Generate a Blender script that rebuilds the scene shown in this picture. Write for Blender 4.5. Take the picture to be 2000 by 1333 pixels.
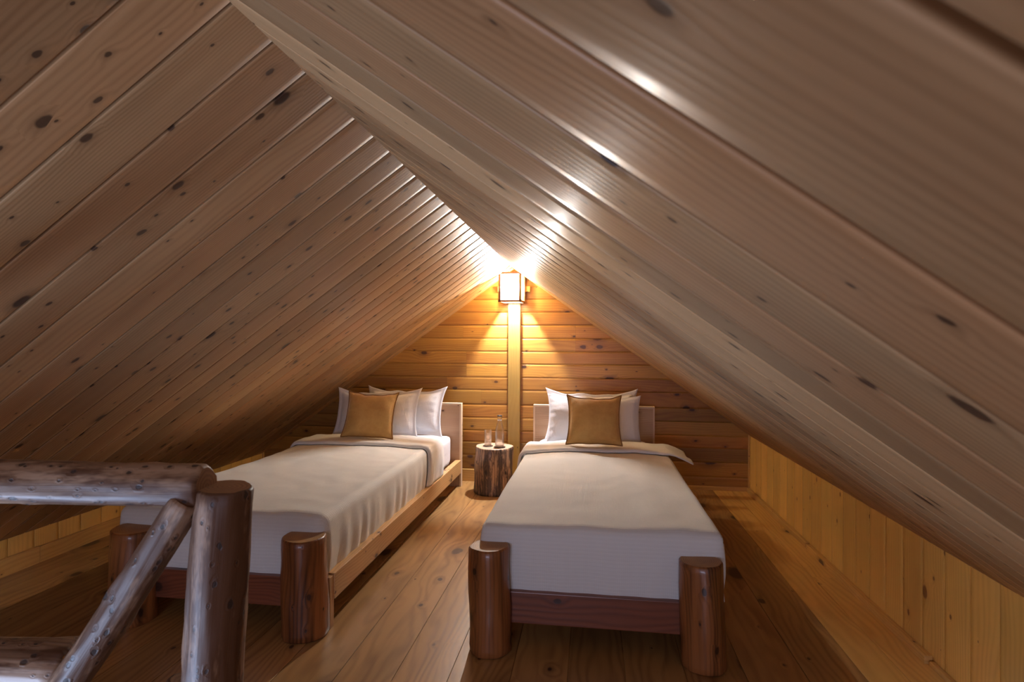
import bpy, bmesh, math, random
from mathutils import Vector, Matrix, noise, Euler
PI = math.pi
random.seed(7)
scn = bpy.context.scene
for o in list(bpy.data.objects):
    bpy.data.objects.remove(o)
COL = scn.collection

# ------------------------------------------------------------------ camera
T, PIT, ROLL, CH, FPX = 0.1384, 0.0019, -0.0040, 1.15, 1120.0
R0 = Vector((math.cos(T), math.sin(T), 0))
F0 = Vector((-math.sin(T), math.cos(T), 0))
FW = F0 * math.cos(PIT) + Vector((0, 0, 1)) * math.sin(PIT)
UP = -F0 * math.sin(PIT) + Vector((0, 0, 1)) * math.cos(PIT)
RR = R0 * math.cos(ROLL) - UP * math.sin(ROLL)
UU = R0 * math.sin(ROLL) + UP * math.cos(ROLL)
cam = bpy.data.cameras.new('camera')
camo = bpy.data.objects.new('camera', cam)
COL.objects.link(camo)
m = Matrix.Identity(4)
for i in range(3):
    m[i][0], m[i][1], m[i][2] = RR[i], UU[i], -FW[i]
m[2][3] = CH
camo.matrix_world = m
cam.sensor_width = 36
cam.lens = 36 * FPX / 2000
cam.clip_start = 0.02
cam.dof.use_dof = True
cam.dof.focus_distance = 2.8
cam.dof.aperture_fstop = 9
scn.camera = camo

# ------------------------------------------------------------------ world, exposure, large lights
scn.view_settings.view_transform = 'Standard'
scn.view_settings.look = 'None'
scn.view_settings.gamma = 1
scn.view_settings.exposure = 0.92
w = bpy.data.worlds.new('world')
scn.world = w
w.use_nodes = True
w.node_tree.nodes['Background'].inputs[0].default_value = (0.55, 0.65, 1.0, 1)
w.node_tree.nodes['Background'].inputs[1].default_value = 1.0


def area(name, loc, direction, sx, sy, power, color):
    l = bpy.data.lights.new(name, 'AREA')
    l.shape = 'RECTANGLE'
    l.size, l.size_y, l.energy, l.color = sx, sy, power, color
    o = bpy.data.objects.new(name, l)
    COL.objects.link(o)
    o.location = loc
    o.rotation_euler = Vector(direction).to_track_quat('-Z', 'Y').to_euler()
    return o


# cool fill added behind the camera, at an unseen window; daylight up the stairwell
area('rear_window_fill', (-0.60, -2.52, 0.85), (0, 1, 0), 1.3, 0.8, 17.5, (0.68, 0.72, 1.0))
area('stairwell_daylight', (-2.3, -0.3, -0.55), (1.4, 1.13, 1.35), 0.6, 0.6, 4.0, (0.50, 0.66, 1.0)).data.spread = 1.0

# ------------------------------------------------------------------ room numbers
YB = 4.66
XL, XR, XT, ZT, S = -2.841, 1.216, -0.632, 1.747, 0.7126
YR = -2.5
KL = ZT - S * (XT - XL)
KR = ZT - S * (XR - XT)


# ------------------------------------------------------------------ tagging
def tag(o, label=None, cat=None, group=None, kind=None):
    if label: o['label'] = label
    if cat: o['category'] = cat
    if group: o['group'] = group
    if kind: o['kind'] = kind
    return o


def empty(name, loc=(0, 0, 0), rot=(0, 0, 0), parent=None):
    o = bpy.data.objects.new(name, None)
    o.empty_display_size = 0.1
    COL.objects.link(o)
    o.location, o.rotation_euler = loc, rot
    o.parent = parent
    return o


# ------------------------------------------------------------------ node helpers
class NB:
    def __init__(s, name):
        s.m = bpy.data.materials.new(name)
        s.m.use_nodes = True
        s.t = s.m.node_tree
        s.p = s.t.nodes['Principled BSDF']

    def n(s, typ, **kw):
        x = s.t.nodes.new(typ)
        for k, v in kw.items():
            setattr(x, k, v)
        return x

    def put(s, sock, v):
        if isinstance(v, bpy.types.NodeSocket):
            s.t.links.new(v, sock)
        elif v is not None:
            if isinstance(v, tuple) and len(v) == 3 and sock.type == 'RGBA':
                v = v + (1,)
            sock.default_value = v

    def f(s, op, a, b=None, c=None, clamp=False):
        x = s.n('ShaderNodeMath', operation=op, use_clamp=clamp)
        s.put(x.inputs[0], a); s.put(x.inputs[1], b)
        if c is not None: s.put(x.inputs[2], c)
        return x.outputs[0]

    def xyz(s, a, b, c):
        x = s.n('ShaderNodeCombineXYZ')
        for i, v in enumerate((a, b, c)): s.put(x.inputs[i], v)
        return x.outputs[0]

    def sep(s, v):
        x = s.n('ShaderNodeSeparateXYZ'); s.put(x.inputs[0], v)
        return x.outputs

    def mix(s, fac, a, b, bt='MIX'):
        x = s.n('ShaderNodeMix', data_type='RGBA', blend_type=bt)
        s.put(x.inputs[0], fac); s.put(x.inputs[6], a); s.put(x.inputs[7], b)
        return x.outputs[2]

    def noise(s, vec, scale=1, detail=2, rough=0.5, dist=0.0):
        x = s.n('ShaderNodeTexNoise')
        s.put(x.inputs['Vector'], vec)
        x.inputs['Scale'].default_value = scale
        x.inputs['Detail'].default_value = detail
        x.inputs['Roughness'].default_value = rough
        x.inputs['Distortion'].default_value = dist
        return x.outputs['Fac']

    def step(s, v, a, b, lo=0.0, hi=1.0):
        x = s.n('ShaderNodeMapRange', interpolation_type='SMOOTHSTEP')
        s.put(x.inputs[0], v)
        for i, q in enumerate((a, b, lo, hi)): s.put(x.inputs[i + 1], q)
        return x.outputs[0]

    def bump(s, h, strength=0.3, dist=0.002, normal=None):
        x = s.n('ShaderNodeBump')
        s.put(x.inputs['Height'], h)
        x.inputs['Strength'].default_value = strength
        x.inputs['Distance'].default_value = dist
        if normal is not None: s.put(x.inputs['Normal'], normal)
        return x.outputs[0]


def wood(name, light, dark, knot=(0.06, 0.02, 0.008), rings=20.0, contrast=0.5, var=0.35, red=0.25,
         rough=0.42, coat=0.25, coat_rough=0.25, knots=(6.5, 0.22, 0.075), knots2=(16.0, 0.16, 0.10),
         streak=0.25, fine=0.35, bump=0.15, stain=None, halo=0.5):
    """Procedural plank wood. Reads the UV map (metres, u along the grain) and the per-board colour attribute."""
    b = NB(name)
    uv = b.n('ShaderNodeUVMap'); uv.uv_map = 'UVMap'
    at = b.n('ShaderNodeAttribute'); at.attribute_name = 'bc'
    u, v, _ = b.sep(uv.outputs[0])
    r, g, bl = b.sep(at.outputs['Vector'])
    z = b.f('MULTIPLY', r, 37.0)
    z2 = b.f('MULTIPLY', g, 23.0)
    ringsum = None
    kmask = None
    warp = b.noise(b.xyz(b.f('MULTIPLY', u, 1.3), b.f('MULTIPLY', v, 5.0), z), 1, 2, 0.55)
    # knots: scattered with voronoi cells, some of them switched on
    masks, warps, halos = [], [], []
    for (sc, thr, rad), zz in ((knots, z), (knots2, z2)):
        vo = b.n('ShaderNodeTexVoronoi', feature='F1', voronoi_dimensions='2D')
        vo.inputs['Scale'].default_value = 1
        vo.inputs['Randomness'].default_value = 0.8
        b.put(vo.inputs['Vector'], b.xyz(b.f('ADD', b.f('MULTIPLY', u, sc * 0.62), b.f('MULTIPLY', b.f('FLOOR', zz), 5.3)), b.f('MULTIPLY', v, sc), 0.0))
        cr, cg, cb = b.sep(vo.outputs['Color'])
        off = b.f('LESS_THAN', b.f('FRACT', b.f('ADD', b.f('MULTIPLY', cr, 7.31), zz)), 1 - thr)
        d = b.f('ADD', vo.outputs['Distance'], b.f('MULTIPLY', off, 9.0))
        # wobble
        wob = b.noise(b.xyz(b.f('MULTIPLY', u, sc * 3), b.f('MULTIPLY', v, sc * 3), zz), 1, 1)
        d = b.f('ADD', d, b.f('MULTIPLY', b.f('SUBTRACT', wob, 0.5), rad * 0.9))
        rr = b.f('MULTIPLY', b.f('MULTIPLY_ADD', b.f('MULTIPLY', cg, cg), 1.5, 0.38), rad)
        q = b.f('DIVIDE', d, rr)
        masks.append(b.step(q, 0.65, 1.1, 1.0, 0.0))
        halos.append(b.step(q, 0.9, 2.6, 1.0, 0.0))
        warps.append(b.step(q, 0.0, 4.2, 1.0, 0.0))
    km = b.f('MAXIMUM', masks[0], b.f('MULTIPLY', masks[1], 0.9))
    hm = b.f('MAXIMUM', halos[0], b.f('MULTIPLY', halos[1], 0.6))
    wp = b.f('MAXIMUM', warps[0], b.f('MULTIPLY', warps[1], 0.5))
    fr = b.f('MULTIPLY', b.f('ADD', g, 0.5), rings)
    ph = b.f('ADD', b.f('MULTIPLY', v, fr), b.f('MULTIPLY', warp, 6.5))
    ph = b.f('ADD', ph, b.f('MULTIPLY', wp, 1.7))
    rg = b.f('SINE', b.f('MULTIPLY', ph, 2 * PI))
    rg = b.f('MULTIPLY_ADD', rg, 0.5, 0.5)
    rg = b.f('POWER', rg, 1.6)
    rg = b.f('MULTIPLY', rg, b.f('MULTIPLY_ADD', b.noise(b.xyz(b.f('MULTIPLY', u, 1.1), b.f('MULTIPLY', v, 13.0), z2), 1, 2), 2.0, 0.0))
    fn = b.noise(b.xyz(b.f('MULTIPLY', u, 5.0), b.f('MULTIPLY', v, 260.0), z), 1, 3, 0.6)
    st = b.noise(b.xyz(b.f('MULTIPLY', u, 0.9), b.f('MULTIPLY', v, 16.0), z2), 1, 2, 0.6)
    blotch = b.noise(b.xyz(b.f('MULTIPLY', u, 2.5), b.f('MULTIPLY', v, 5.0), z2), 1, 3, 0.6)
    fac = b.f('ADD', b.f('MULTIPLY', rg, contrast), b.f('MULTIPLY', b.f('SUBTRACT', fn, 0.5), fine))
    fac = b.f('ADD', fac, b.f('MULTIPLY', b.f('SUBTRACT', st, 0.45), streak * 2.5), clamp=True)
    col = b.mix(fac, light, dark)
    tone = b.f('ADD', b.f('MULTIPLY', b.f('SUBTRACT', bl, 0.5), var), 1.0)
    tone = b.f('ADD', tone, b.f('MULTIPLY', b.f('SUBTRACT', blotch, 0.5), 0.35))
    redc = b.mix(b.step(b.f('ADD', b.f('MULTIPLY', r, 0.6), b.f('MULTIPLY', st, 0.55)), 0.45, 0.95, 0.0, red), (1, 1, 1), (1.0, 0.68, 0.55))
    col = b.mix(1.0, col, redc, 'MULTIPLY')
    cc = b.xyz(tone, tone, tone)
    col = b.mix(1.0, col, cc, 'MULTIPLY')
    if stain:
        sn = b.noise(b.xyz(b.f('MULTIPLY', u, 3.2), b.f('MULTIPLY', v, 13.0), z), 1, 5, 0.7)
        col = b.mix(b.step(sn, 0.42, 0.54, 0.0, stain[1]), col, stain[0])
    col = b.mix(b.f('MULTIPLY', hm, halo), col, tuple(0.45 * d_ + 0.9 * k_ for d_, k_ in zip(dark, knot)))
    col = b.mix(b.f('MULTIPLY', km, 0.92), col, knot)
    b.put(b.p.inputs['Base Color'], col)
    b.put(b.p.inputs['Roughness'], b.f('ADD', rough, b.f('MULTIPLY', fn, 0.12)))
    b.p.inputs['Coat Weight'].default_value = coat
    b.p.inputs['Coat Roughness'].default_value = coat_rough
    if bump:
        hh = b.f('ADD', b.f('MULTIPLY', fn, 0.5), b.f('MULTIPLY', rg, 0.5))
        nn = b.bump(b.f('SUBTRACT', hh, b.f('MULTIPLY', km, 0.8)), bump, 0.002)
        b.put(b.p.inputs['Normal'], nn)
        b.put(b.p.inputs['Coat Normal'], b.bump(warp, 0.1, 0.003))
    return b.m


def endgrain(name, light, dark):
    b = NB(name)
    uv = b.n('ShaderNodeUVMap'); uv.uv_map = 'UVMap'
    u, v, _ = b.sep(uv.outputs[0])
    rad = b.f('SQRT', b.f('ADD', b.f('MULTIPLY', u, u), b.f('MULTIPLY', v, v)))
    nz = b.noise(b.xyz(u, v, 0.0), 30, 3)
    rg = b.f('MULTIPLY_ADD', b.f('SINE', b.f('ADD', b.f('MULTIPLY', rad, 900.0), b.f('MULTIPLY', nz, 9.0))), 0.5, 0.5)
    n2 = b.noise(b.xyz(u, v, 2.0), 14, 3)
    fac = b.f('ADD', b.f('MULTIPLY', rg, 0.45), b.f('MULTIPLY', b.f('SUBTRACT', n2, 0.4), 1.2), clamp=True)
    b.put(b.p.inputs['Base Color'], b.mix(fac, light, dark))
    b.p.inputs['Roughness'].default_value = 0.55
    return b.m


def plain(name, col, rough=0.5, **kw):
    b = NB(name)
    b.put(b.p.inputs['Base Color'], col)
    b.p.inputs['Roughness'].default_value = rough
    for k, v in kw.items():
        b.p.inputs[k.replace('_', ' ')].default_value = v
    return b.m


def fabric(name, col, rough=0.85, weave=900.0, rib=0.0, sheen=0.2, mottled=0.0, dark=None):
    b = NB(name)
    uv = b.n('ShaderNodeUVMap'); uv.uv_map = 'UVMap'
    u, v, _ = b.sep(uv.outputs[0])
    w1 = b.f('SINE', b.f('MULTIPLY', u, weave))
    w2 = b.f('SINE', b.f('MULTIPLY', v, weave))
    h = b.f('MULTIPLY', b.f('ADD', w1, w2), 0.12)
    nz = b.noise(b.xyz(u, v, 0.0), 9, 4, 0.6)
    h = b.f('ADD', h, b.f('MULTIPLY', nz, 1.4))
    c = col
    if rib:
        rb = b.f('MULTIPLY_ADD', b.f('SINE', b.f('MULTIPLY', v, 2 * PI / rib)), 0.5, 0.5)
        h = b.f('ADD', h, b.f('MULTIPLY', rb, 0.35))
        c = b.mix(b.f('MULTIPLY', rb, 0.10), col, tuple(x * 0.72 for x in col))
    if mottled:
        n2 = b.noise(b.xyz(u, v, 3.0), 13, 4, 0.65)
        c = b.mix(b.step(n2, 0.3, 0.72, 0.0, mottled), c, dark)
    b.put(b.p.inputs['Base Color'], c)
    b.p.inputs['Roughness'].default_value = rough
    b.p.inputs['Sheen Weight'].default_value = sheen
    b.p.inputs['Sheen Roughness'].default_value = 0.4
    b.put(b.p.inputs['Normal'], b.bump(h, 0.35, 0.003))
    return b.m


# ------------------------------------------------------------------ materials
M = {}
M['ceiling'] = wood('ceiling_pine', (0.47, 0.280, 0.130), (0.29, 0.152, 0.060), knot=(0.035, 0.014, 0.008), rings=85, contrast=0.40, fine=0.5,
                    var=0.5, red=0.32, rough=0.45, coat=0.12, coat_rough=0.30, knots=(8.5, 0.12, 0.080), knots2=(19.0, 0.24, 0.12), streak=0.3, bump=0.08)
M['ceiling'].node_tree.nodes['Principled BSDF'].inputs['Specular IOR Level'].default_value = 0.38
M['knee'] = wood('varnished_wainscot', (0.80, 0.51, 0.14), (0.60, 0.34, 0.075), knot=(0.24, 0.10, 0.03), rings=80, contrast=0.30,
                 var=0.22, red=0.12, rough=0.45, coat=0.25, knots=(8.0, 0.22, 0.085), knots2=(17.0, 0.08, 0.08), halo=0.3, bump=0.06)
M['back'] = wood('varnished_wall_boards', (0.40, 0.200, 0.032), (0.22, 0.082, 0.011), knot=(0.05, 0.014, 0.006), rings=48, contrast=0.32,
                 var=0.60, red=0.45, rough=0.42, coat=0.25, knots=(7.0, 0.14, 0.13), knots2=(15.0, 0.07, 0.14), streak=0.5, bump=0.05)
M['floor'] = wood('varnished_floor_boards', (0.46, 0.258, 0.088), (0.26, 0.122, 0.036), knot=(0.045, 0.016, 0.008), rings=27, contrast=0.50,
                  var=0.42, red=0.2, rough=0.36, coat=0.35, coat_rough=0.22, knots=(4.8, 0.32, 0.135), knots2=(13.0, 0.10, 0.12), streak=0.6, bump=0.05)
M['trim'] = wood('trim_pine', (0.66, 0.40, 0.12), (0.46, 0.24, 0.06), rings=55, contrast=0.4, var=0.2, red=0.1, knots=(7.0, 0.1, 0.09))
M['post'] = wood('planed_post', (0.40, 0.245, 0.055), (0.32, 0.175, 0.035), rings=60, contrast=0.3, var=0.1, red=0.05, knots=(6.0, 0.04, 0.09), knots2=(14.0, 0.02, 0.1))
M['head'] = wood('headboard_pine', (0.58, 0.39, 0.235), (0.36, 0.20, 0.11), rings=90, contrast=0.5, var=0.15, red=0.3, coat=0.1, rough=0.5, knots=(8.0, 0.18, 0.07))
M['edge'] = wood('headboard_edging', (0.74, 0.56, 0.38), (0.60, 0.42, 0.26), rings=14, contrast=0.3, var=0.1, red=0.1, coat=0.1, knots=(8.0, 0.03, 0.07))
M['rail'] = wood('bed_side_pine', (0.60, 0.36, 0.15), (0.42, 0.21, 0.07), rings=60, contrast=0.45, var=0.15, red=0.3, knots=(7.0, 0.22, 0.10), streak=0.35)
M['foot'] = wood('bed_foot_stained', (0.26, 0.075, 0.030), (0.12, 0.030, 0.012), knot=(0.03, 0.01, 0.005), rings=50, contrast=0.5, var=0.15, red=0.2,
                 rough=0.4, coat=0.3, knots=(6.0, 0.18, 0.09))
M['log'] = wood('bed_leg_log', (0.34, 0.122, 0.034), (0.055, 0.016, 0.005), knot=(0.022, 0.009, 0.006), rings=55, contrast=0.28, var=0.2, red=0.3,
                rough=0.34, coat=0.35, coat_rough=0.16, fine=0.6, knots=(11.0, 0.24, 0.12), knots2=(24.0, 0.14, 0.13), streak=1.4, bump=0.25)
M['logtop'] = endgrain('log_end_grain', (0.52, 0.29, 0.10), (0.26, 0.11, 0.035))
M['raillog'] = wood('railing_log', (0.34, 0.205, 0.120), (0.09, 0.040, 0.018), knot=(0.020, 0.012, 0.010), rings=55, contrast=0.3, var=0.2, red=0.25,
                    rough=0.5, coat=0.12, coat_rough=0.3, knots=(10.0, 0.10, 0.14), knots2=(85.0, 0.22, 0.24), fine=0.6, streak=1.3, bump=0.5,
                    stain=((0.085, 0.032, 0.012), 0.92))
M['railtop'] = endgrain('railing_end_grain', (0.34, 0.17, 0.07), (0.15, 0.06, 0.025))
M['bark'] = wood('stump_bark', (0.46, 0.27, 0.14), (0.10, 0.045, 0.022), knot=(0.02, 0.01, 0.008), rings=40, contrast=0.7, var=0.2, red=0.5,
                 rough=0.5, coat=0.35, knots=(14.0, 0.1, 0.1), knots2=(28.0, 0.12, 0.13), streak=1.0, bump=0.9, stain=((0.035, 0.018, 0.012), 0.85))
M['stumptop'] = endgrain('stump_end_grain', (0.60, 0.42, 0.29), (0.34, 0.20, 0.12))
M['groove'] = plain('dark_brown_backing', (0.10, 0.045, 0.02), 0.7)  # even dark brown for the roof deck and wall framing
M['duvet'] = fabric('cream_ribbed_cotton', (0.86, 0.86, 0.825), rib=0.0145, sheen=0.15)
M['sheet'] = fabric('white_cotton', (0.80, 0.80, 0.84), sheen=0.1)
M['pillow'] = fabric('white_pillowcase', (0.80, 0.79, 0.80), sheen=0.15)
M['gold'] = fabric('mustard_velvet', (0.66, 0.40, 0.125), rough=0.75, sheen=0.6, mottled=0.65, dark=(0.52, 0.28, 0.07))
M['goldp'] = plain('mustard_piping', (0.28, 0.135, 0.03), 0.8)
M['paperframe'] = wood('lantern_frame_wood', (0.17, 0.065, 0.022), (0.11, 0.038, 0.012), rings=20, contrast=0.4, knots=(8.0, 0.02, 0.05))
M['coaster'] = plain('dark_coaster', (0.045, 0.022, 0.015), 0.35)
M['cap'] = plain('bottle_cap_dark', (0.04, 0.03, 0.03), 0.4)
M['ringm'] = plain('silver_ring', (0.8, 0.8, 0.8), 0.25, Metallic=1.0)


def mk_glass():
    b = NB('clear_glass')
    b.put(b.p.inputs['Base Color'], (0.97, 0.985, 0.99))
    b.p.inputs['Roughness'].default_value = 0.02
    b.p.inputs['IOR'].default_value = 1.45
    b.p.inputs['Transmission Weight'].default_value = 1.0
    return b.m


M['glass'] = mk_glass()
_t = M['glass'].node_tree
_tr = _t.nodes.new('ShaderNodeBsdfTransparent'); _mx = _t.nodes.new('ShaderNodeMixShader'); _mx.inputs[0].default_value = 0.62
_t.links.new(_t.nodes['Principled BSDF'].outputs[0], _mx.inputs[1]); _t.links.new(_tr.outputs[0], _mx.inputs[2])
_t.links.new(_mx.outputs[0], _t.nodes['Material Output'].inputs[0])


def mk_paper(strength, col, sheer=0.1, tint=(1, 1, 1)):
    b = NB('lit_lantern_paper')
    uv = b.n('ShaderNodeUVMap'); uv.uv_map = 'UVMap'
    b.put(b.p.inputs['Base Color'], (0.85, 0.8, 0.7))
    b.p.inputs['Roughness'].default_value = 0.8
    b.put(b.p.inputs['Emission Color'], col)
    tc = b.n('ShaderNodeTexCoord')
    gx, gy, gz = b.sep(tc.outputs['Generated'])
    # brightest where the bulb hangs behind the paper
    dx = b.f('MULTIPLY', b.f('SUBTRACT', gx, 0.5), 1.6)
    dz = b.f('MULTIPLY', b.f('SUBTRACT', gz, 0.36), 2.3)
    q = b.f('ADD', b.f('MULTIPLY', dx, dx), b.f('MULTIPLY', dz, dz))
    b.put(b.p.inputs['Emission Strength'], b.f('MULTIPLY_ADD', b.f('EXPONENT', b.f('MULTIPLY', q, -2.2)), strength, strength * 0.35))
    # thin paper: part of the bulb's light passes straight through
    tr = b.n('ShaderNodeBsdfTransparent'); b.put(tr.inputs[0], tint)
    mx = b.n('ShaderNodeMixShader'); mx.inputs[0].default_value = sheer
    b.t.links.new(b.p.outputs[0], mx.inputs[1]); b.t.links.new(tr.outputs[0], mx.inputs[2])
    b.t.links.new(mx.outputs[0], b.t.nodes['Material Output'].inputs[0])
    return b.m


M['paper'] = mk_paper(6, (1.0, 0.88, 0.66), 0.80, (1.0, 0.98, 0.93))
M['paperside'] = mk_paper(4.0, (1.0, 0.74, 0.32), 0.38, (1.0, 0.90, 0.70))


# ------------------------------------------------------------------ mesh helpers
def attrs(bm):
    return bm.loops.layers.uv.get('UVMap') or bm.loops.layers.uv.new('UVMap'), \
        bm.loops.layers.float_color.get('bc') or bm.loops.layers.float_color.new('bc')


def newbm():
    bm = bmesh.new()
    attrs(bm)
    return bm


def link(name, bm, mats, parent=None, smooth=False, loc=None, rot=None):
    me = bpy.data.meshes.new(name)
    bmesh.ops.recalc_face_normals(bm, faces=bm.faces[:])
    bm.to_mesh(me)
    bm.free()
    for mm in (mats if isinstance(mats, (list, tuple)) else [mats]):
        me.materials.append(mm)
    if smooth:
        for p in me.polygons: p.use_smooth = True
    o = bpy.data.objects.new(name, me)
    COL.objects.link(o)
    if parent: o.parent = parent
    if loc: o.location = loc
    if rot: o.rotation_euler = rot
    return o


def rcol():
    return (random.random(), random.random(), random.random(), 1)


def face(bm, vs, uvs, c, mat=0, smooth=False):
    uvl, cl = attrs(bm)
    try:
        f = bm.faces.new(vs)
    except ValueError:
        return None
    for l, q in zip(f.loops, uvs):
        l[uvl].uv = q
        l[cl] = c
    f.material_index = mat
    f.smooth = smooth
    return f


def boards(name, origin, along, across, normal, length, edges, gap=0.0022, crown=0.0022, depth=0.007, mat=None,
           clip=None, splits=None, thick=0.02, seg=0.6, lip=0.0012):
    """Tongue-and-groove boards: real grooves, slightly crowned faces. edges = board seam positions along 'across'."""
    A, X, N, O = Vector(along), Vector(across), Vector(normal), Vector(origin)
    bm = newbm()
    for k in range(len(edges) - 1):
        e0, e1 = edges[k], edges[k + 1]
        wd = e1 - e0
        L0, L1 = 0.0, length
        if clip: L0, L1 = clip(0.5 * (e0 + e1)) if not callable(getattr(clip, 'ends', None)) else clip.ends(e0, e1)
        cuts = [L0] + sorted(q for q in (splits(k) if splits else []) if L0 + 0.05 < q < L1 - 0.05) + [L1]
        for ci in range(len(cuts) - 1):
            a0, a1 = cuts[ci], cuts[ci + 1]
            c = rcol()
            off = random.random() * 60
            voff = random.random() * 30
            g2 = 0.0006 if ci > 0 else 0
            prof = [(e0, -depth), (e0 + gap, -depth), (e0 + gap, -lip * 0.8), (e0 + gap + lip, 0.0)]
            nn = 7
            for i in range(1, nn):
                s_ = i / nn
                prof.append((e0 + gap + lip + (wd - 2 * gap - 2 * lip) * s_, crown * (1 - (2 * s_ - 1) ** 2)))
            prof += [(e1 - gap - lip, 0.0), (e1 - gap, -lip * 0.8), (e1 - gap, -depth), (e1, -depth)]
            ns = max(1, int((a1 - a0) / seg))
            rows = []
            for j in range(ns + 1):
                t = a0 + g2 + (a1 - a0 - g2) * j / ns
                row = []
                for (x, h) in prof:
                    tt = t
                    if clip and j in (0, ns):
                        lo, hi = clip(x)
                        if ci == 0 and j == 0: tt = lo
                        if ci == len(cuts) - 2 and j == ns: tt = hi
                    row.append((bm.verts.new(O + A * tt + X * x + N * h), (tt + off, x - e0 + voff)))
                rows.append(row)
            for j in range(ns):
                for i in range(len(prof) - 1):
                    sm = 3 <= i <= len(prof) - 5
                    q = [rows[j][i], rows[j][i + 1], rows[j + 1][i + 1], rows[j + 1][i]]
                    face(bm, [p[0] for p in q], [p[1] for p in q], c, 0, sm)
            if ci > 0:   # butt joint
                row = rows[0]
    # sharp edges where smooth meets flat are automatic (flat faces keep own normals)
    o = link(name, bm, mat)
    so = o.modifiers.new('thickness', 'SOLIDIFY') if thick else None
    if so:
        so.thickness = thick
        so.offset = 0
        o.modifiers.remove(so)
    return o


def flip_if(o, ref):
    """make the mesh's normals point along ref"""
    me = o.data
    s_ = sum((p.normal.dot(ref) * p.area for p in me.polygons))
    if s_ < 0:
        me.flip_normals()


def box(bm, p0, p1, mat=0, grain=None, bev=0.0, c=None, M4=None):
    """axis-aligned bevelled box with grain-following UVs"""
    p0, p1 = Vector(p0), Vector(p1)
    c = c or rcol()
    off, voff = random.random() * 50, random.random() * 20
    t = bmesh.new()
    bmesh.ops.create_cube(t, size=1)
    sz = p1 - p0
    ce = (p0 + p1) / 2
    for v in t.verts: v.co = Vector((v.co.x * sz.x, v.co.y * sz.y, v.co.z * sz.z))
    if bev: bmesh.ops.bevel(t, geom=t.edges[:], offset=bev, segments=2, affect='EDGES', profile=0.6)
    if grain is None: grain = max(range(3), key=lambda i: sz[i])
    oth = [i for i in range(3) if i != grain]
    mp = {}
    for v in t.verts:
        q = v.co + ce
        mp[v] = bm.verts.new(M4 @ q if M4 else q)
    for f in t.faces:
        n = f.normal
        if abs(n[grain]) > 0.8:
            a, b_ = oth
            uvs = [(v.co[a] + off, v.co[b_] + voff) for v in f.verts]
        else:
            b_ = oth[0] if abs(n[oth[1]]) > abs(n[oth[0]]) else oth[1]
            k = 0.0 if b_ == oth[0] else 0.37
            uvs = [(v.co[grain] + off, v.co[b_] + voff + k) for v in f.verts]
        face(bm, [mp[v] for v in f.verts], uvs, c, mat)
    t.free()


def log(bm, p0, p1, r0, r1, seg=28, rings=16, rough=0.06, seed=0, mats=(0, 1), chamfer=0.006, bend=(0, 0, 0), caps=True, knob=0.0):
    """a debarked log from p0 to p1: irregular girth, slight bend, chamfered ends with end grain"""
    p0, p1, bend = Vector(p0), Vector(p1), Vector(bend)
    ax = (p1 - p0)
    Ln = ax.length
    ax.normalize()
    h = Vector((0, 0, 1)) if abs(ax.z) < 0.9 else Vector((0, 1, 0))
    e1 = ax.cross(h).normalized()
    e2 = ax.cross(e1).normalized()
    c = rcol()
    off = random.random() * 40
    ts = [0, chamfer / Ln] + [i / rings for i in range(1, rings)] + [1 - chamfer / Ln, 1]
    rows = []
    for j, t in enumerate(ts):
        r = r0 + (r1 - r0) * t
        ins = chamfer if j in (0, len(ts) - 1) else 0
        cen = p0 + ax * (Ln * t) + bend * math.sin(PI * t)
        row = []
        for i in range(seg):
            a = 2 * PI * i / seg
            d = Vector((math.cos(a) * 1.3, math.sin(a) * 1.3, t * Ln * 5 + seed * 7.3))
            k = 1 + rough * (noise.noise(d) * 1.1 + 0.45 * noise.noise(d * 2.6))
            if knob:
                kn = noise.noise(Vector((math.cos(a) * 2.2, math.sin(a) * 2.2, t * Ln * 11 + seed * 3.1)))
                k += knob * max(0, kn - 0.28) * 2.2
            rr = r * k - ins
            row.append((bm.verts.new(cen + e1 * (rr * math.cos(a)) + e2 * (rr * math.sin(a))), (Ln * t + off, a * r), (rr * math.cos(a), rr * math.sin(a))))
        rows.append(row)
    for j in range(len(rows) - 1):
        for i in range(seg):
            i2 = (i + 1) % seg
            q = [rows[j][i], rows[j][i2], rows[j + 1][i2], rows[j + 1][i]]
            uvs = [p[1] for p in q]
            if i2 == 0:
                w_ = 2 * PI * (r0 + (r1 - r0) * ts[j])
                uvs = [uvs[0], (uvs[1][0], w_), (uvs[2][0], w_), uvs[3]]
            face(bm, [p[0] for p in q], uvs, c, mats[0], True)
    if caps:
        for row in (rows[0], rows[-1]):
            f = face(bm, [p[0] for p in row], [p[2] for p in row], c, mats[1])


def struct(o, name=None):
    o['kind'] = 'structure'
    return o


# ================================================================== SETTING
# floor boards, seams read off the photograph's board widths
fe = [-2.88, -2.68, -2.48, -2.28, -2.075, -1.87, -1.67, -1.465, -1.27, -1.07, -0.865, -0.668, -0.481, -0.272, -0.078, 0.118, 0.325, 0.53, 0.737, 0.937]
# stairwell hole: x < HX, HY0 < y < HY1
HX, HY0, HY1 = -0.70, -1.3, 0.80


def fsplit(k):
    random.seed(100 + k)
    return [random.uniform(-1.5, 0.5)]


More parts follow.
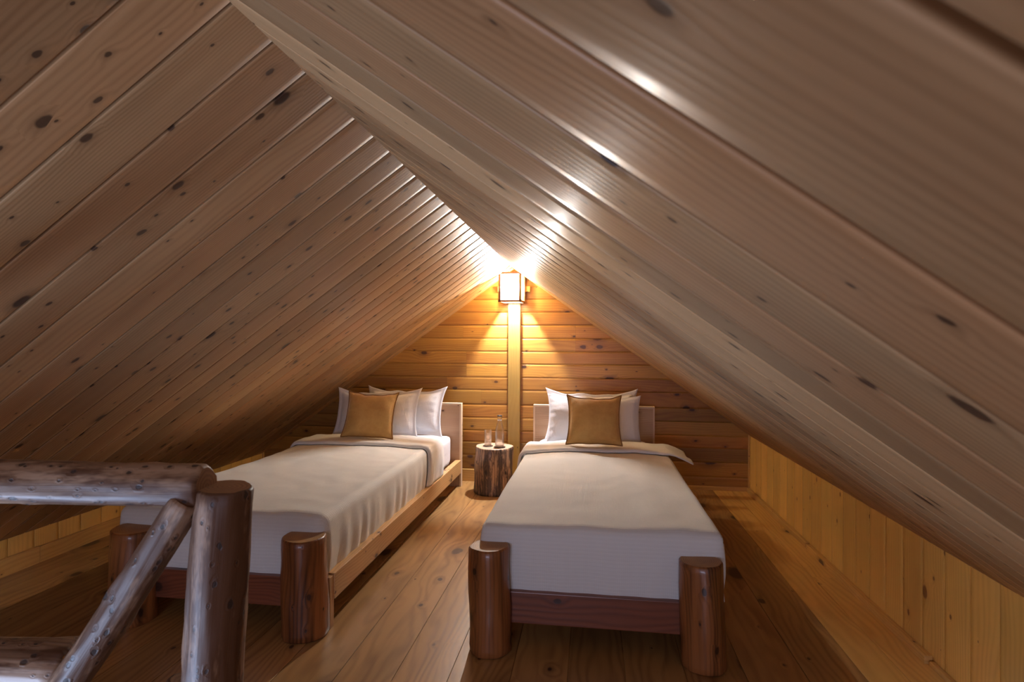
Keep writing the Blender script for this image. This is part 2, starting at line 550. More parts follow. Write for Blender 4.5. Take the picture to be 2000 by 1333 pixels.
def make_floor():
    bm_objs = []
    bm = newbm()

    def strip(e0, e1, y0, y1, tint=None, zoff=0.0):
        c = list(rcol())
        if tint is not None: c[2] = tint; c[0] *= 0.5
        off, voff = random.random() * 60, random.random() * 20
        g, d = 0.0017, 0.006
        prof = [(e0, -d), (e0 + g, -d), (e0 + g, -0.0002), (e0 + g + 0.0003, 0)]
        for i in range(1, 5):
            s_ = i / 5
            prof.append((e0 + g + 0.0003 + (e1 - e0 - 2 * g - 0.0006) * s_, 0.0004 * (1 - (2 * s_ - 1) ** 2)))
        prof += [(e1 - g - 0.0003, 0), (e1 - g, -0.0002), (e1 - g, -d), (e1, -d)]
        rows = [[(bm.verts.new((x, y, h + zoff)), (y + off, x - e0 + voff)) for x, h in prof] for y in (y0, y1)]
        for i in range(len(prof) - 1):
            q = [rows[0][i], rows[0][i + 1], rows[1][i + 1], rows[1][i]]
            face(bm, [p[0] for p in q], [p[1] for p in q], tuple(c), 0)

    for k in range(len(fe) - 1):
        e0, e1 = fe[k], fe[k + 1]
        if e0 < HX:
            e1c = min(e1, HX) if e1 > HX else e1
            strip(e0, e1, HY1, YB)
            strip(e0, e1, YR, HY0)
            if e1 > HX: strip(HX, e1, HY0, HY1)
        else:
            strip(e0, e1, YR, YB)
    # paler, unstained boards along the right hand wall
    for e0, e1, js in ((0.937, 1.078, (-0.9, 1.9)), (1.078, 1.235, (0.4, 3.0))):
        ys = [YR] + list(js) + [YB]
        for i in range(len(ys) - 1):
            strip(e0, e1, ys[i] + 0.0006, ys[i + 1], tint=0.5 + 0.4 * random.random())
            mi = len(bm.faces)
    bm.faces.ensure_lookup_table()
    for f in bm.faces:
        if f.calc_center_median().x > 0.937: f.material_index = 1
    # sub-floor so no light leaks through the seams
    for (x0, x1, y0, y1) in ((-2.9, HX, HY1, YB + .05), (-2.9, HX, YR - .05, HY0), (HX, 1.26, YR - .05, YB + .05)):
        box(bm, (x0, y0, -0.12), (x1, y1, -0.004))
    o = link('floor', bm, [M['floor'], M['floorpale']])
    return struct(o)


M['floor'].node_tree.nodes['Principled BSDF'].inputs['Coat Weight'].default_value = 0.22
M['floorpale'] = wood('pale_floor_boards', (0.70, 0.42, 0.12), (0.50, 0.25, 0.06), rings=42, contrast=0.4, var=0.2, red=0.2, rough=0.4, coat=0.3,
                      knots=(4.8, 0.22, 0.085), knots2=(13.0, 0.06, 0.11), streak=0.35, bump=0.1)
random.seed(31)
make_floor()

# sloping board ceilings (board pitch 0.134 m, running from ridge to eaves)
P = 0.1336
SL = math.sqrt(1 + S * S)
dR = Vector((1, 0, -S)) / SL
dL = Vector((-1, 0, -S)) / SL
nR = Vector((-S, 0, -1)) / SL
nL = Vector((S, 0, -1)) / SL
random.seed(12)
eL = [0.934 + P * k for k in range(-26, 29)]
eL = [e for e in eL if YR - 0.1 < e < YB + 0.1]
lenL = (XT - XL) * SL + 0.02
o = boards('ceiling_left', (XT, 0, ZT), dL, (0, 1, 0), nL, lenL, eL, gap=0.0038, crown=0.0005, depth=0.008, mat=M['ceiling'])
flip_if(o, nL); struct(o)
eR = [0.300 + 0.1395 * k for k in range(-20, 33)]
eR = [e for e in eR if YR - 0.1 < e < YB + 0.1]
lenR = (XR - XT) * SL + 0.02
o = boards('ceiling_right', (XT, 0, ZT), dR, (0, 1, 0), nR, lenR, eR, gap=0.0038, crown=0.0005, depth=0.008, mat=M['ceiling'])
flip_if(o, nR); struct(o)
# outer roof deck behind the boards (keeps daylight out of the grooves)
bm = newbm()
for sgn, L_, d_, n_ in ((-1, lenL, dL, nL), (1, lenR, dR, nR)):
    a = Vector((XT, 0, ZT)) - n_ * 0.014
    vs = []
    for (t, y) in ((-0.02, YR - .1), (L_ + .1, YR - .1), (L_ + .1, YB + .1), (-0.02, YB + .1)):
        q = a + d_ * t; q.y = y
        vs.append(q)
    top = [bm.verts.new(q - n_ * 0.04) for q in vs]
    bot = [bm.verts.new(q) for q in vs]
    face(bm, bot, [(0, 0)] * 4, (0, 0, 0, 1)); face(bm, top, [(0, 0)] * 4, (0, 0, 0, 1))
    for i in range(4):
        j = (i + 1) % 4
        face(bm, [bot[i], bot[j], top[j], top[i]], [(0, 0)] * 4, (0, 0, 0, 1))
struct(link('ceiling', bm, M['groove']))


# back wall: horizontal boards, clipped under the slopes
def back_clip(z):
    """extent along +x from XL for a board at height z"""
    x0 = max(XL, XT - (ZT - z) / S) - XL
    x1 = min(XR, XT + (ZT - z) / S) - XL
    if x1 < x0: x0 = x1 = XT - XL
    return (x0 - 0.004, x1 + 0.004)


zs = [-0.03, 0.10, 0.213, 0.323, 0.417, 0.524, 0.630, 0.752, 0.856, 0.966, 1.070, 1.178, 1.286, 1.392, 1.497, 1.604, 1.70, ZT]
jl = {3: [-1.05], 5: [-0.3, -1.6], 8: [-1.03], 9: [-1.03, 0.35], 10: [-0.13], 11: [-1.06, -0.13], 12: [0.2]}
random.seed(5)
ob = boards('wall_back', (XL, YB, 0), (1, 0, 0), (0, 0, 1), (0, -1, 0), XR - XL, zs, gap=0.0005, crown=0.0, depth=0.003, lip=0.0002, mat=M['back'],
            clip=back_clip, splits=lambda k: [x - XL for x in jl.get(k, [random.uniform(-2.0, -0.9), random.uniform(-0.2, 1.0)])])
flip_if(ob, Vector((0, -1, 0))); struct(ob)
bm = newbm(); box(bm, (XL - .1, YB + 0.005, -0.12), (XR + .1, YB + 0.08, ZT + .1)); struct(link('wall_back_framing', bm, M['groove']))

# knee walls of vertical boards
random.seed(9)
kr = sorted([2.180 + 0.136 * k for k in range(-36, 19)])
kr = [e for e in kr if e > YR - 0.1] + [YB + 0.02]
o = boards('wall_right', (XR, 0, -0.02), (0, 0, 1), (0, 1, 0), (-1, 0, 0), KR + 0.06, kr, gap=0.0018, crown=0.0002, depth=0.007, lip=0.0005, mat=M['knee'])
flip_if(o, Vector((-1, 0, 0))); struct(o)
o = boards('wall_left', (XL, 0, -0.02), (0, 0, 1), (0, 1, 0), (1, 0, 0), KL + 0.06, kr, gap=0.0018, crown=0.0002, depth=0.007, lip=0.0005, mat=M['knee'])
flip_if(o, Vector((1, 0, 0))); struct(o)

# skirting and trim
def trim(name, p0, p1, mat=None, bev=0.003):
    bm = newbm(); box(bm, p0, p1, bev=bev)
    o = link(name, bm, mat or M['trim'])
    return struct(o)


bm = newbm()
box(bm, (XL, YB - 0.018, -0.001), (-0.68, YB - 0.001, 0.098), bev=0.003)
box(bm, (-0.575, YB - 0.018, -0.001), (-0.1, YB - 0.001, 0.098), bev=0.003)
box(bm, (-0.1, YB - 0.016, -0.001), (XR - 0.02, YB - 0.001, 0.030), bev=0.004)
struct(link('baseboard_back', bm, M['trim']))
bm = newbm()
box(bm, (XL + 0.001, -2.4, -0.001), (XL + 0.022, 2.60, 0.085), bev=0.003)
box(bm, (XL + 0.001, 2.602, -0.001), (XL + 0.022, YB - 0.02, 0.082), bev=0.003)
struct(link('baseboard_left', bm, M['trim']))
bm = newbm()
box(bm, (XR - 0.030, 2.245, -0.001), (XR - 0.001, 3.40, 0.030), bev=0.005)
box(bm, (XR - 0.026, 3.42, -0.001), (XR - 0.001, YB - 0.001, 0.030), bev=0.005)
box(bm, (XR - 0.020, -2.4, -0.001), (XR - 0.001, 2.235, 0.018), bev=0.004)
struct(link('baseboard_right', bm, M['trim']))
bm = newbm(); box(bm, (XR - 0.014, YB - 0.014, 0.03), (XR - 0.001, YB - 0.001, KR + .02), bev=0.003); struct(link('trim_1', bm, M['trim']))
bm = newbm(); box(bm, (XL + 0.001, YB - 0.016, 0.083), (XL + 0.016, YB - 0.001, KL + .02), bev=0.003); struct(link('trim_2', bm, M['trim']))
# planed post on the back wall under the lantern
bm = newbm(); box(bm, (-0.676, YB - 0.036, -0.0005), (-0.577, YB - 0.001, 1.53), bev=0.003, grain=2); box(bm, (-0.645, YB - 0.034, 1.53), (-0.606, YB - 0.001, 1.70), grain=2)
struct(link('trim_3', bm, M['post']))

# gable wall behind the camera, with a window opening added for the cool fill
bm = newbm()
wx0, wx1, wz0, wz1 = -1.30, 0.10, 0.42, 1.18
box(bm, (XL - .1, YR - .08, -.12), (wx0, YR, ZT + .1)); box(bm, (wx1, YR - .08, -.12), (XR + .1, YR, ZT + .1))
box(bm, (wx0, YR - .08, -.12), (wx1, YR, wz0)); box(bm, (wx0, YR - .08, wz1), (wx1, YR, ZT + .1))
struct(link('wall_rear', bm, M['back']))
bm = newbm()
box(bm, (wx0 - .05, YR - .01, wz0 - .05), (wx1 + .05, YR + .02, wz0)); box(bm, (wx0 - .05, YR - .01, wz1), (wx1 + .05, YR + .02, wz1 + .05))
box(bm, (wx0 - .05, YR - .01, wz0), (wx0, YR + .02, wz1)); box(bm, (wx1, YR - .01, wz0), (wx1 + .05, YR + .02, wz1))
box(bm, ((wx0 + wx1) / 2 - .02, YR - .01, wz0), ((wx0 + wx1) / 2 + .02, YR + .02, wz1))
struct(link('added_window_1', bm, M['trim']))  # unseen window frame, added around the fill light
# stairwell lining
bm = newbm()
box(bm, (HX, HY0 - .03, -1.9), (HX + .03, HY1 + .03, -0.004)); box(bm, (-2.87, HY1, -1.9), (HX, HY1 + .03, -0.004))
box(bm, (-2.87, HY0 - .03, -1.9), (HX, HY0, -0.004)); box(bm, (-2.90, HY0 - .03, -1.9), (-2.87, HY1 + .03, -0.004))
box(bm, (-2.90, HY0, -1.95), (HX, HY1, -1.9))
struct(link('wall_stairwell', bm, M['knee']))

# ================================================================== BEDS
def smooth01(t):
    t = max(0, min(1, t)); return t * t * (3 - 2 * t)


def bed_frame(ox, legx, legr, legh, xh, desc, tilt):
    """ox = centre line x; frame parts in world metres under an empty"""
    root = empty('bed_frame', (ox, 3.3, 0))
    tag(root, desc, 'bed', 'single beds with log feet')
    def lp(x, y, z): return (x - ox, y - 3.3, z)
    for i, (lx_, r_, h_) in enumerate(zip(legx, legr, legh)):
        bm = newbm()
        log(bm, lp(lx_, 2.125 + tilt[i] * .5, 0), lp(lx_ + tilt[i], 2.125, h_), r_ * 1.03, r_ * 0.98, seg=36, rings=14, rough=0.085, seed=ox * 3 + i, knob=0.03, chamfer=0.006)
        link('leg', bm, [M['log'], M['logtop']], root)
    yl = 2.125
    bm = newbm(); box(bm, lp(legx[0] + legr[0] * .7, yl + .025, 0.088), lp(legx[1] - legr[1] * .7, yl + .065, 0.206), bev=0.003)
    r = link('foot_rail', bm, M['foot'], root); r['label'] = 'dark reddish stained foot rail'
    for sx in (-1, 1):
        bm = newbm()
        xo = ox + sx * xh
        box(bm, lp(min(xo, xo - sx * .045), 2.20, 0.108), lp(max(xo, xo - sx * .045), 4.455, 0.212), bev=0.003, grain=1)
        r = link('side_rail', bm, M['rail'], root)
        bm = newbm()
        xa = xo - sx * 0.004; xb = xo - sx * .050
        box(bm, lp(min(xa, xb), 2.165, 0), lp(max(xa, xb), 2.2, 0.206), bev=0.002, grain=2)
        link('block', bm, M['rail'], root)
    # headboard: slab with pale edging, standing on two short feet
    bm = newbm()
    yb0, yb1 = 4.455, 4.50
    box(bm, lp(ox - xh + .012, yb0, 0.10), lp(ox + xh - .012, yb1, 0.648), bev=0.002, grain=0)
    hb = link('headboard', bm, M['head'], root)
    bm = newbm()
    for sx in (-1, 1):
        a, b_ = ox + sx * xh, ox + sx * (xh - .013)
        box(bm, lp(min(a, b_), yb0 - .004, 0.0), lp(max(a, b_), yb1 + .004, 0.648), bev=0.0015, grain=2)
    box(bm, lp(ox - xh, yb0 - .004, 0.648), lp(ox + xh, yb1 + .004, 0.662), bev=0.0015, grain=0)
    e = link('edging', bm, M['edge'], hb)
    e['label'] = 'pale edging strip around the headboard'
    for sx in (-1, 1):
        a, b_ = ox + sx * (xh - .015), ox + sx * (xh - .13)
        bm = newbm(); box(bm, lp(min(a, b_), yb0 + .002, 0), lp(max(a, b_), yb1 - .002, 0.10), bev=0.002, grain=2)
        link('headboard_foot', bm, M['head'], root)
    # slatted base, mostly hidden under the mattress
    bm = newbm()
    for i in range(9):
        y = 2.32 + i * .25
        box(bm, lp(ox - xh + .047, y, 0.155), lp(ox + xh - .047, y + .09, 0.172), grain=0)
    link('slats', bm, M['rail'], root)
    return root


def mattress(x0, x1, label):
    y0, y1, z0, z1 = 2.24, 4.445, 0.174, 0.418
    bm = bmesh.new()
    attrs(bm)
    nx, ny = 26, 60
    r = 0.05
    root_loc = ((x0 + x1) / 2, (y0 + y1) / 2, z0)
    # rounded box from a subdivided cube
    t = bmesh.new()
    bmesh.ops.create_cube(t, size=1)
    bmesh.ops.subdivide_edges(t, edges=t.edges[:], cuts=18, use_grid_fill=True)
    hx, hy, hz = (x1 - x0) / 2, (y1 - y0) / 2, (z1 - z0) / 2
    mp = {}
    for v in t.verts:
        q = Vector((v.co.x * 2 * hx, v.co.y * 2 * hy, v.co.z * 2 * hz))
        inner = Vector((max(-hx + r, min(hx - r, q.x)), max(-hy + r, min(hy - r, q.y)), max(-hz + r, min(hz - r, q.z))))
        d = q - inner
        if d.length > 1e-6: q = inner + d.normalized() * r
        w_ = noise.noise(q * 9) * .004 + noise.noise(q * 23) * .0015
        if q.z > 0: q.z += w_
        else: q.x += w_
        q.x += math.copysign(0.004 * math.sin(q.y * 60 + 3 * noise.noise(q * 5)) * (1 if abs(q.x) > hx - .01 else 0), q.x)
        mp[v] = bm.verts.new(q + Vector((0, 0, hz)))
    for f in t.faces:
        n = f.normal
        ax = [i for i in range(3) if i != max(range(3), key=lambda i: abs(n[i]))]
        face(bm, [mp[v] for v in f.verts], [(v.co[ax[0]] * 2, v.co[ax[1]] * 2) for v in f.verts], (0, 0, 0, 1), 0, True)
    t.free()
    o = link('mattress', bm, M['sheet'], loc=root_loc)
    return tag(o, label, 'mattress', 'mattresses in white fitted sheets')


def cloth_grid(fn, nu, nv, du, dv, mat, name, parent=None, thick=0.008, loc=None):
    bm = newbm()
    g = [[bm.verts.new(fn(i / nu, j / nv)) for i in range(nu + 1)] for j in range(nv + 1)]
    for j in range(nv):
        for i in range(nu):
            uv = [(i / nu * du, j / nv * dv), ((i + 1) / nu * du, j / nv * dv), ((i + 1) / nu * du, (j + 1) / nv * dv), (i / nu * du, (j + 1) / nv * dv)]
            face(bm, [g[j][i], g[j][i + 1], g[j + 1][i + 1], g[j + 1][i]], uv, (0, 0, 0, 1), 0, True)
    o = link(name, bm, mat, parent, loc=loc)
    sd = o.modifiers.new('thick', 'SOLIDIFY'); sd.thickness = thick; sd.offset = -1
    return o


def wrap(ox, hw, yf, ztop, r, px, py, hemx, seed, lift=0.0, sidebulge=0.012, hem=0.22, legs=None):
    """point of a cloth laid over a bed; px across from the centre, py distance back from the front edge (negative hangs)"""
    hx = hw - r
    ds = max(0, abs(px) - hx)
    dt = max(0, r - py)
    sx = 1 if px >= 0 else -1
    L = max(ds, dt)
    hyp = math.hypot(ds, dt)
    x = sx * min(abs(px), hx)
    y = yf + max(py, r)
    z = ztop
    q = Vector((px * 2.1, py * 2.1, seed))
    puff = 0.010 * noise.noise(q * 1.5) + 0.004 * noise.noise(q * 5)
    if hyp > 1e-6:
        cx, cy = ds / hyp, dt / hyp
        arc = PI * r / 2
        if L < arc:
            a = L / r
            out, dn = r * math.sin(a), r * (1 - math.cos(a))
        else:
            out, dn = r, r + (L - arc)
        # hanging folds
        hang = smooth01((L - arc * .4) / 0.16)
        along = py if ds > dt else px
        fold = math.sin(along * 46 + 5 * noise.noise(Vector((along * 3, seed, 1)))) * 0.5 + 0.6 * noise.noise(Vector((along * 17, L * 3, seed)))
        amp = (0.0065 if ds > dt else 0.0028) * hang
        out += fold * amp + (sidebulge if ds > dt else 0.012) * math.sin(min(1, L / (hem + .06)) * PI)
        dn += 0.004 * noise.noise(Vector((along * 6, seed, 4))) * hang
        x += sx * cx * (out + lift)
        y -= cy * (out + lift)
        z -= dn
        z += lift * max(0, 1 - L / arc)
        puff *= max(0, 1 - L / .08)
    else:
        z += lift
    edge = min(1, max(0, (hx - abs(px)) / .25)) * min(1, max(0, py / .2))
    z += puff + 0.012 * smooth01(edge)
    return Vector((x + ox, y, z))


def duvet(ox, hw, label, seed, flare=0.0, bulge=0.012):
    yf, zt, r = 2.175, 0.452, 0.035
    hem_s, hem_f = 0.245, 0.275
    y_end = 3.93
    Wt, Lt = 2 * (hw + hem_s - .01), (y_end - yf) + hem_f
    def fn(u, v):
        px = (u - .5) * Wt
        py = -hem_f + r + v * (y_end - yf + hem_f - r)
        # the side hems rise a little and wander
        k = 1 + 0.03 * noise.noise(Vector((py * 4, seed, 9)))
        if abs(px) > hw: px = math.copysign(hw + (abs(px) - hw) * k, px)
        return wrap(ox, hw, yf, zt, r, px, py, 0, seed, sidebulge=bulge)
    loc = None
    o = cloth_grid(fn, 130, 200, Wt, Lt, M['duvet'], 'duvet', thick=0.010)
    tag(o, label, 'duvet', 'cream ribbed duvets')
    # turned-back band near the pillows
    y0, y1 = 3.60, 3.955
    def fb(u, v):
        px = -(hw + 0.20) + u * (2 * hw + 0.20 + (0.11 if flare else 0.22))
        base_y = y0 + 0.012 * math.sin(px * 5 + seed) - 0.10 * max(0, abs(px) - hw + .1)
        q = v
        t = base_y - yf + (y1 - base_y) * q
        # rounded front lip: thick roll
        lip = 0.017 * math.sqrt(max(0, 1 - (1 - min(1, q / .07)) ** 2)) + 0.003
        tail = 1 - smooth01((q - .9) / .1) * .5
        wv = 0.004 * noise.noise(Vector((px * 6, q * 4, seed + 3)))
        P_ = wrap(ox, hw, yf, zt, r, px, t, 0, seed, lift=lip * tail + 0.004 + wv * q)
        if flare and px > hw * .55:
            f = smooth01((px - hw * .62) / (hw * .38 + .05)) * .85
            P_.z += (zt + 0.022 - 0.30 * max(0, px - hw) - P_.z) * f
            P_.x += (ox + px * 1.02 + 0.012 - P_.x) * f
            P_.y -= 0.03 * f
            P_.z += 0.010 * f * math.sin(q * 7)
        return P_
    b_ = cloth_grid(fb, 110, 30, 2 * (hw + .2), .36, M['duvetplain'], 'turned_back_hem', o, thick=0.006)
    b_['label'] = 'plain cream band folded back towards the foot'
    return o


M['duvetplain'] = fabric('cream_cotton_reverse', (0.86, 0.86, 0.825), sheen=0.15)


def cushion(name, w, h, thick, flange, mat, loc, rot, label, cat, group, seed, ears=0.012, piping=None, bulge=2.4, sag=0.0):
    """stuffed pillow standing on its lower edge; local x = width, z = height, -y = face"""
    root = None
    bm = newbm()
    n = 44
    W2, H2 = w / 2, h / 2
    sheets = []
    for side in (-1, 1):
        g = []
        for j in range(n + 1):
            row = []
            for i in range(n + 1):
                a, b_ = -1 + 2 * i / n, -1 + 2 * j / n
                # concave edges, pulled out corners
                ca = 1 - ears / W2 * 1.2 * (1 - abs(b_) ** 2.4)
                cb = 1 - ears / H2 * (2.0 if b_ > 0 else 0.6) * (1 - abs(a) ** 3.0) * (1 + .35 * noise.noise(Vector((a * 2.5, b_, seed))))
                x, z = a * W2 * ca, b_ * H2 * cb
                fa, fb_ = 1 - flange / W2, 1 - flange / H2
                ia, ib = min(1, abs(a) / fa), min(1, abs(b_) / fb_)
                inf = (max(0, 1 - ia ** bulge) * max(0, 1 - ib ** bulge)) ** 0.55
                yy = side * (thick / 2 * inf + 0.0012)
                edge = (1 - inf)
                wr = noise.noise(Vector((x * 26, z * 26, seed + side))) * 0.006 * edge * min(1, inf * 6) \
                    + noise.noise(Vector((x * 7, z * 7, seed + side * 2))) * 0.020 * inf
                # radial gathers near the seams
                wr += 0.0018 * math.sin((x if ib > ia else z) * 150 + 4 * noise.noise(Vector((x * 9, z * 9, seed)))) * min(1, inf * 5) * edge ** 3
                yy += wr * side
                # whole pillow wavy
                yy += 0.006 * noise.noise(Vector((x * 5, z * 5, seed * 2))) + 0.010 * (a * a) * (b_ > 0) * (b_ ** 2)
                z2 = z
                # slump: weight settles into the lower half
                if b_ < 0 and sag: yy += -sag * side * 0 + (-sag) * (b_ * b_) * .3
                row.append(bm.verts.new((x, yy, z2 + H2)))
            g.append(row)
        sheets.append(g)
    for g in sheets:
        for j in range(n):
            for i in range(n):
                uv = [(i / n * w, j / n * h), ((i + 1) / n * w, j / n * h), ((i + 1) / n * w, (j + 1) / n * h), (i / n * w, (j + 1) / n * h)]
                face(bm, [g[j][i], g[j][i + 1], g[j + 1][i + 1], g[j + 1][i]], uv, (0, 0, 0, 1), 0, True)
    A, B = sheets
    ring = [(0, i) for i in range(n)] + [(j, n) for j in range(n)] + [(n, n - i) for i in range(n)] + [(n - j, 0) for j in range(n)]
    for k in range(len(ring)):
        p, q = ring[k], ring[(k + 1) % len(ring)]
        face(bm, [A[p[0]][p[1]], A[q[0]][q[1]], B[q[0]][q[1]], B[p[0]][p[1]]], [(0, 0)] * 4, (0, 0, 0, 1), 0, True)
    ringpts = [(A[p[0]][p[1]].co + B[p[0]][p[1]].co) / 2 for p in ring]
    o = link(name, bm, mat, loc=loc, rot=rot)
    tag(o, label, cat, group)
    if piping:
        bm = newbm()
        m_ = len(ringpts); sg = 6; rr = 0.0042
        rows = []
        for k in range(m_):
            p = ringpts[k]; d = (ringpts[(k + 1) % m_] - ringpts[k - 1]).normalized()
            a1 = d.cross(Vector((0, 1, 0))).normalized(); a2 = Vector((0, 1, 0))
            rows.append([bm.verts.new(p + a1 * rr * math.cos(2 * PI * s_ / sg) + a2 * rr * math.sin(2 * PI * s_ / sg)) for s_ in range(sg)])
        for k in range(m_):
            k2 = (k + 1) % m_
            for s_ in range(sg):
                s2 = (s_ + 1) % sg
                face(bm, [rows[k][s_], rows[k][s2], rows[k2][s2], rows[k2][s_]], [(0, 0)] * 4, (0, 0, 0, 1), 0, True)
        link('piping', bm, piping, o)
    return o


random.seed(21)
bed_frame(0.012, (-0.374, 0.400), (0.077, 0.076), (0.386, 0.372), 0.462,
          'right-hand wooden single bed frame with log feet and dark foot rail', (-0.006, -0.012))
bed_frame(-1.495, (-1.870, -1.113), (0.088, 0.088), (0.380, 0.385), 0.470,
          'left-hand wooden single bed frame with pale side rail showing, behind the railing', (0.010, -0.004))
mattress(-0.395, 0.418, 'mattress in a white fitted sheet on the right-hand bed')
mattress(-1.905, -1.092, 'mattress in a bluish white fitted sheet on the left-hand bed')
duvet(0.030, 0.458, 'cream duvet with fine ribs spread on the right-hand bed', 1.0, flare=0.07, bulge=-0.010)
duvet(-1.520, 0.460, 'cream duvet hanging in soft folds over the side of the left-hand bed', 5.0)

R = math.radians
# pillows and cushions (lean back against the headboards)
cushion('pillow', 0.69, 0.395, 0.13, 0.035, M['pillow'], (0.000, 4.240, 0.430), (R(-17), 0, R(1)),
        'white flanged pillow at the back against the right-hand headboard', 'pillow', 'white pillows', 3.0, ears=0.026)
cushion('pillow', 0.665, 0.36, 0.15, 0.012, M['pillow'], (0.012, 4.045, 0.436), (R(-18), 0, R(-1)),
        'white pillow in front of another, behind the mustard cushion on the right-hand bed', 'pillow', 'white pillows', 8.0, ears=0.016)
cushion('pillow', 0.66, 0.395, 0.13, 0.035, M['pillow'], (-1.445, 4.235, 0.430), (R(-18), 0, R(-3)),
        'bluish white flanged pillow at the back against the left-hand headboard', 'pillow', 'white pillows', 13.0, ears=0.026)
cushion('pillow', 0.665, 0.385, 0.15, 0.030, M['pillow'], (-1.600, 4.085, 0.436), (R(-18), 0, R(2)),
        'creamy white flanged pillow in front, behind the mustard cushion on the left-hand bed', 'pillow', 'white pillows', 18.0, ears=0.024)
cushion('cushion', 0.355, 0.335, 0.12, 0.006, M['gold'], (0.015, 3.680, 0.497), (R(-22), 0, R(0)),
        'mustard velvet cushion on the right-hand bed', 'cushion', 'mustard velvet cushions', 23.0, ears=0.016, piping=M['goldp'])
cushion('cushion', 0.355, 0.335, 0.12, 0.006, M['gold'], (-1.508, 3.710, 0.497), (R(-24), R(2), R(6)),
        'mustard velvet cushion on the left-hand bed', 'cushion', 'mustard velvet cushions', 29.0, ears=0.016, piping=M['goldp'])

# ================================================================== STUMP TABLE, BOTTLE, GLASS
random.seed(44)
bm = newbm()
log(bm, (0, 0, 0), (0.004, 0, 0.352), 0.148, 0.146, seg=56, rings=18, rough=0.075, seed=4, chamfer=0.005)
o = link('stump_table', bm, [M['bark'], M['stumptop']], loc=(-0.742, 4.335, 0))
tag(o, 'round log stump used as a bedside table between the beds', 'side table')


def lathe(bm, prof, seg=32, mat=0):
    rows = []
    for (r, z) in prof:
        rows.append([bm.verts.new((r * math.cos(2 * PI * i / seg), r * math.sin(2 * PI * i / seg), z)) for i in range(seg)] if r > 1e-5 else [bm.verts.new((0, 0, z))])
    for a, b_ in zip(rows, rows[1:]):
        for i in range(seg):
            j = (i + 1) % seg
            if len(a) == 1 and len(b_) == 1: continue
            if len(a) == 1: vs = [a[0], b_[i], b_[j]]
            elif len(b_) == 1: vs = [a[i], a[j], b_[0]]
            else: vs = [a[i], a[j], b_[j], b_[i]]
            face(bm, vs, [(0, 0)] * len(vs), (0, 0, 0, 1), mat, True)


ZS = 0.3525
for nm, (x, y), r_, lb in (('coaster', (-0.690, 4.295), 0.043, 'dark round coaster under the glass bottle'),
                           ('coaster', (-0.785, 4.325), 0.038, 'dark round coaster under the drinking glass')):
    bm = newbm(); lathe(bm, [(0, 0), (r_, 0), (r_ + .001, .002), (r_, .005), (r_ - .003, .006), (0, .0055)])
    tag(link(nm, bm, M['coaster'], loc=(x, y, ZS)), lb, 'coaster', 'coasters on the stump')
bt = empty('glass_bottle', (-0.690, 4.295, ZS + .0065))
tag(bt, 'clear glass water bottle standing on the stump table', 'bottle')
outer = [(0, 0), (.028, 0), (.0335, .004), (.035, .012), (.0345, .10), (.032, .135), (.024, .165), (.0165, .188), (.0155, .212), (.0185, .215), (.0185, .226), (.016, .228)]
inner = [(.0145, .226), (.0135, .190), (.0215, .163), (.029, .133), (.0322, .10), (.0325, .014), (.028, .006), (0, .006)]
bm = newbm(); lathe(bm, outer + inner, 40); link('bottle_body', bm, M['glass'], bt)
bm = newbm(); lathe(bm, [(.0165, .196), (.0185, .197), (.0185, .202), (.0165, .203)], 32); r = link('neck_ring', bm, M['ringm'], bt); r['label'] = 'silver ring around the neck'
bm = newbm(); lathe(bm, [(0, .228), (.019, .2285), (.020, .231), (.019, .236), (0, .237)], 32); r = link('cap', bm, M['cap'], bt); r['label'] = 'dark cap'
bm = newbm()
lathe(bm, [(0, 0), (.024, 0), (.0265, .003), (.0285, .118), (.0278, .1195), (.0270, .118), (.0248, .008), (0, .007)], 40)
tag(link('drinking_glass', bm, M['glass'], loc=(-0.785, 4.325, ZS + .0065)), 'clear drinking glass beside the bottle on the stump', 'glass')

# ================================================================== LANTERN
LX, LY, LZ = -0.632, 4.53, 1.465
lan = empty('wall_lantern', (LX, YB - .10, LZ), (0, 0, 0))
tag(lan, 'square wooden wall lantern with lit paper panels at the gable peak', 'lamp')
def l3(x, y, z): return (x, LY - (YB - .10) + y, z)
hw_, ht = 0.082, 0.238
bt_ = 0.016
rotL = Matrix.Rotation(R(-4), 4, 'Z')
off_ = Vector((0, LY - (YB - .10), 0))
M4 = Matrix.Translation(off_) @ rotL
bm = newbm()
for sx in (-1, 1):
    for sy in (-1, 1):
        box(bm, (sx * hw_ - bt_ / 2, sy * hw_ - bt_ / 2, 0), (sx * hw_ + bt_ / 2, sy * hw_ + bt_ / 2, ht), bev=.0015, grain=2, M4=M4)
for z in (0.0, ht - .018):
    for s_ in (-1, 1):
        box(bm, (-hw_ - .012, s_ * (hw_ + .001) - .007, z), (hw_ + .012, s_ * (hw_ + .001) + .007, z + .016), bev=.0015, grain=0, M4=M4)
        box(bm, (s_ * (hw_ + .001) - .007, -hw_, z), (s_ * (hw_ + .001) + .007, hw_, z + .016), bev=.0015, grain=1, M4=M4)
link('lantern_frame', bm, M['paperframe'], lan)
for k in range(4):
    bm = newbm()
    mm = M4 @ Matrix.Rotation(PI / 2 * k, 4, 'Z')
    box(bm, (-hw_ + .005, -hw_ + .002, .014), (hw_ - .005, -hw_ + .004, ht - .016), M4=mm)
    link('paper_panel' if k != 2 else 'back_shield', bm, (M['paper'], M['paperside'], M['post'], M['paperside'])[k], lan)  # unseen back is opaque wood, added to keep lamp light off the wall
bm = newbm(); box(bm, (-hw_ + .004, -hw_ + .004, ht - .006), (hw_ - .004, hw_ - .004, ht - .003), M4=M4)
link('top_shield', bm, M['paperside'], lan)  # glowing plate added to hold the bulb's light off the ridge
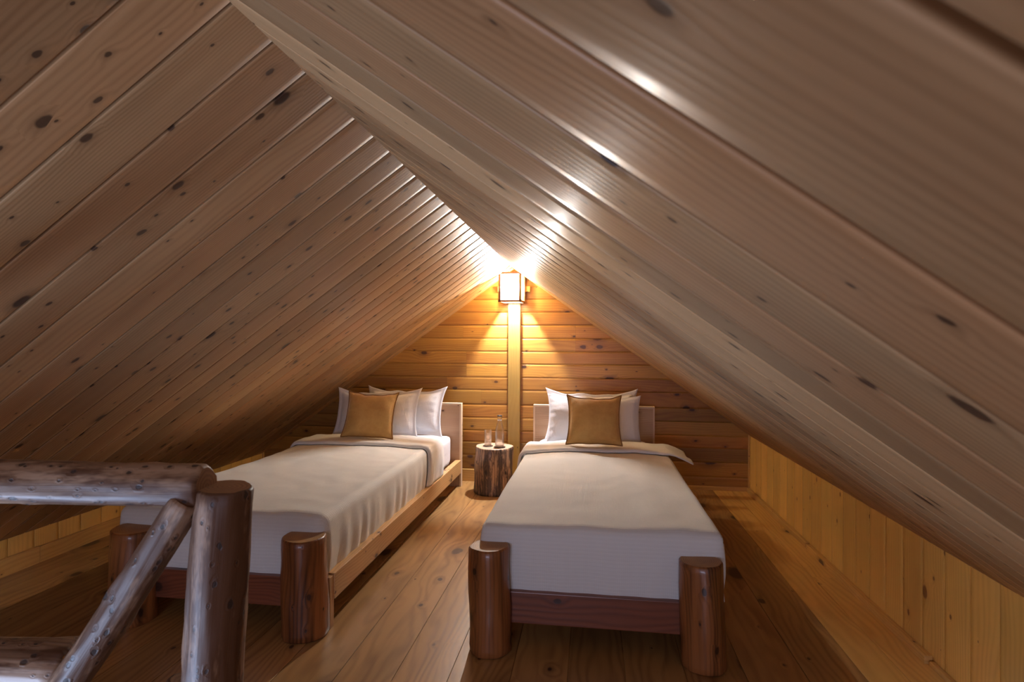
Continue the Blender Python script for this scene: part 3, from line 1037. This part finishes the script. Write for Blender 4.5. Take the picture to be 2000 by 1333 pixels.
# small pitched cap of four struts
bm = newbm()
apex = Vector((0, 0, ht + .045))
for sx in (-1, 1):
    for sy in (-1, 1):
        a = Vector((sx * hw_ * .8, sy * hw_ * .8, ht)); d = apex - a
        q = d.to_track_quat('Z', 'Y').to_matrix().to_4x4()
        box(bm, (-.004, -.004, 0), (.004, .004, d.length), M4=M4 @ Matrix.Translation(a) @ q)
link('hanger', bm, M['paperframe'], lan)
bm = newbm()
box(bm, (-.133, .066, .095), (.133, .10 - .002, .140), bev=.003, grain=0)
link('mounting_bar', bm, M['post'], lan)
bm = newbm(); box(bm, (-.02, LY - (YB - .10) + hw_ - .02, .05), (.02, .064, .20), bev=.002); link('bracket', bm, M['post'], lan)


def bulb(name, loc, power, color, rad):
    l = bpy.data.lights.new(name, 'POINT'); l.energy, l.color, l.shadow_soft_size = power, color, rad
    o = bpy.data.objects.new(name, l); COL.objects.link(o); o.location = loc; return o


# the bulb: shines out through the open bottom and, dimmed, through the paper panels
bulb('lantern_bulb', (LX, LY, LZ + 0.125), 74.0, (0.90, 0.92, 1.0), 0.014)

# ================================================================== LOG RAILING
random.seed(77)
rl = empty('log_railing', (-0.585, 0.85, 0))
tag(rl, 'rustic log railing with diagonal brace around the stairwell, in the left foreground', 'railing')
def rp(x, y, z): return (x + 0.585, y - 0.85, z)
bm = newbm()
log(bm, rp(-0.645, .85, 0.0), rp(-0.583, .85, 0.916), 0.050, 0.0425, seg=40, rings=40, rough=0.10, seed=2, chamfer=0.004, knob=0.10)
link('post', bm, [M['raillog'], M['railtop']], rl)
bm = newbm()
log(bm, rp(-0.606, .838, 0.919), rp(-2.3, .70, 0.925), 0.034, 0.042, seg=36, rings=60, rough=0.10, seed=5, chamfer=0.006, knob=0.12)
link('top_rail', bm, [M['raillog'], M['railtop']], rl)
bm = newbm()
log(bm, rp(-0.628, .822, 0.902), rp(-0.992, .835, 0.40), 0.0245, 0.030, seg=32, rings=46, rough=0.10, seed=9, chamfer=0.004, bend=(0.004, 0, -0.008), knob=0.15)
link('brace', bm, [M['raillog'], M['railtop']], rl)
bm = newbm()
log(bm, rp(-0.875, .87, 0.592), rp(-2.3, .78, 0.590), 0.040, 0.040, seg=36, rings=50, rough=0.10, seed=14, chamfer=0.006, knob=0.12)
link('lower_rail', bm, [M['raillog'], M['railtop']], rl)
bm = newbm()
log(bm, rp(-0.655, .845, 0.600), rp(-0.80, .86, 0.32), 0.020, 0.026, seg=28, rings=20, rough=0.10, seed=17, chamfer=0.004, knob=0.1)
link('brace', bm, [M['raillog'], M['railtop']], rl)
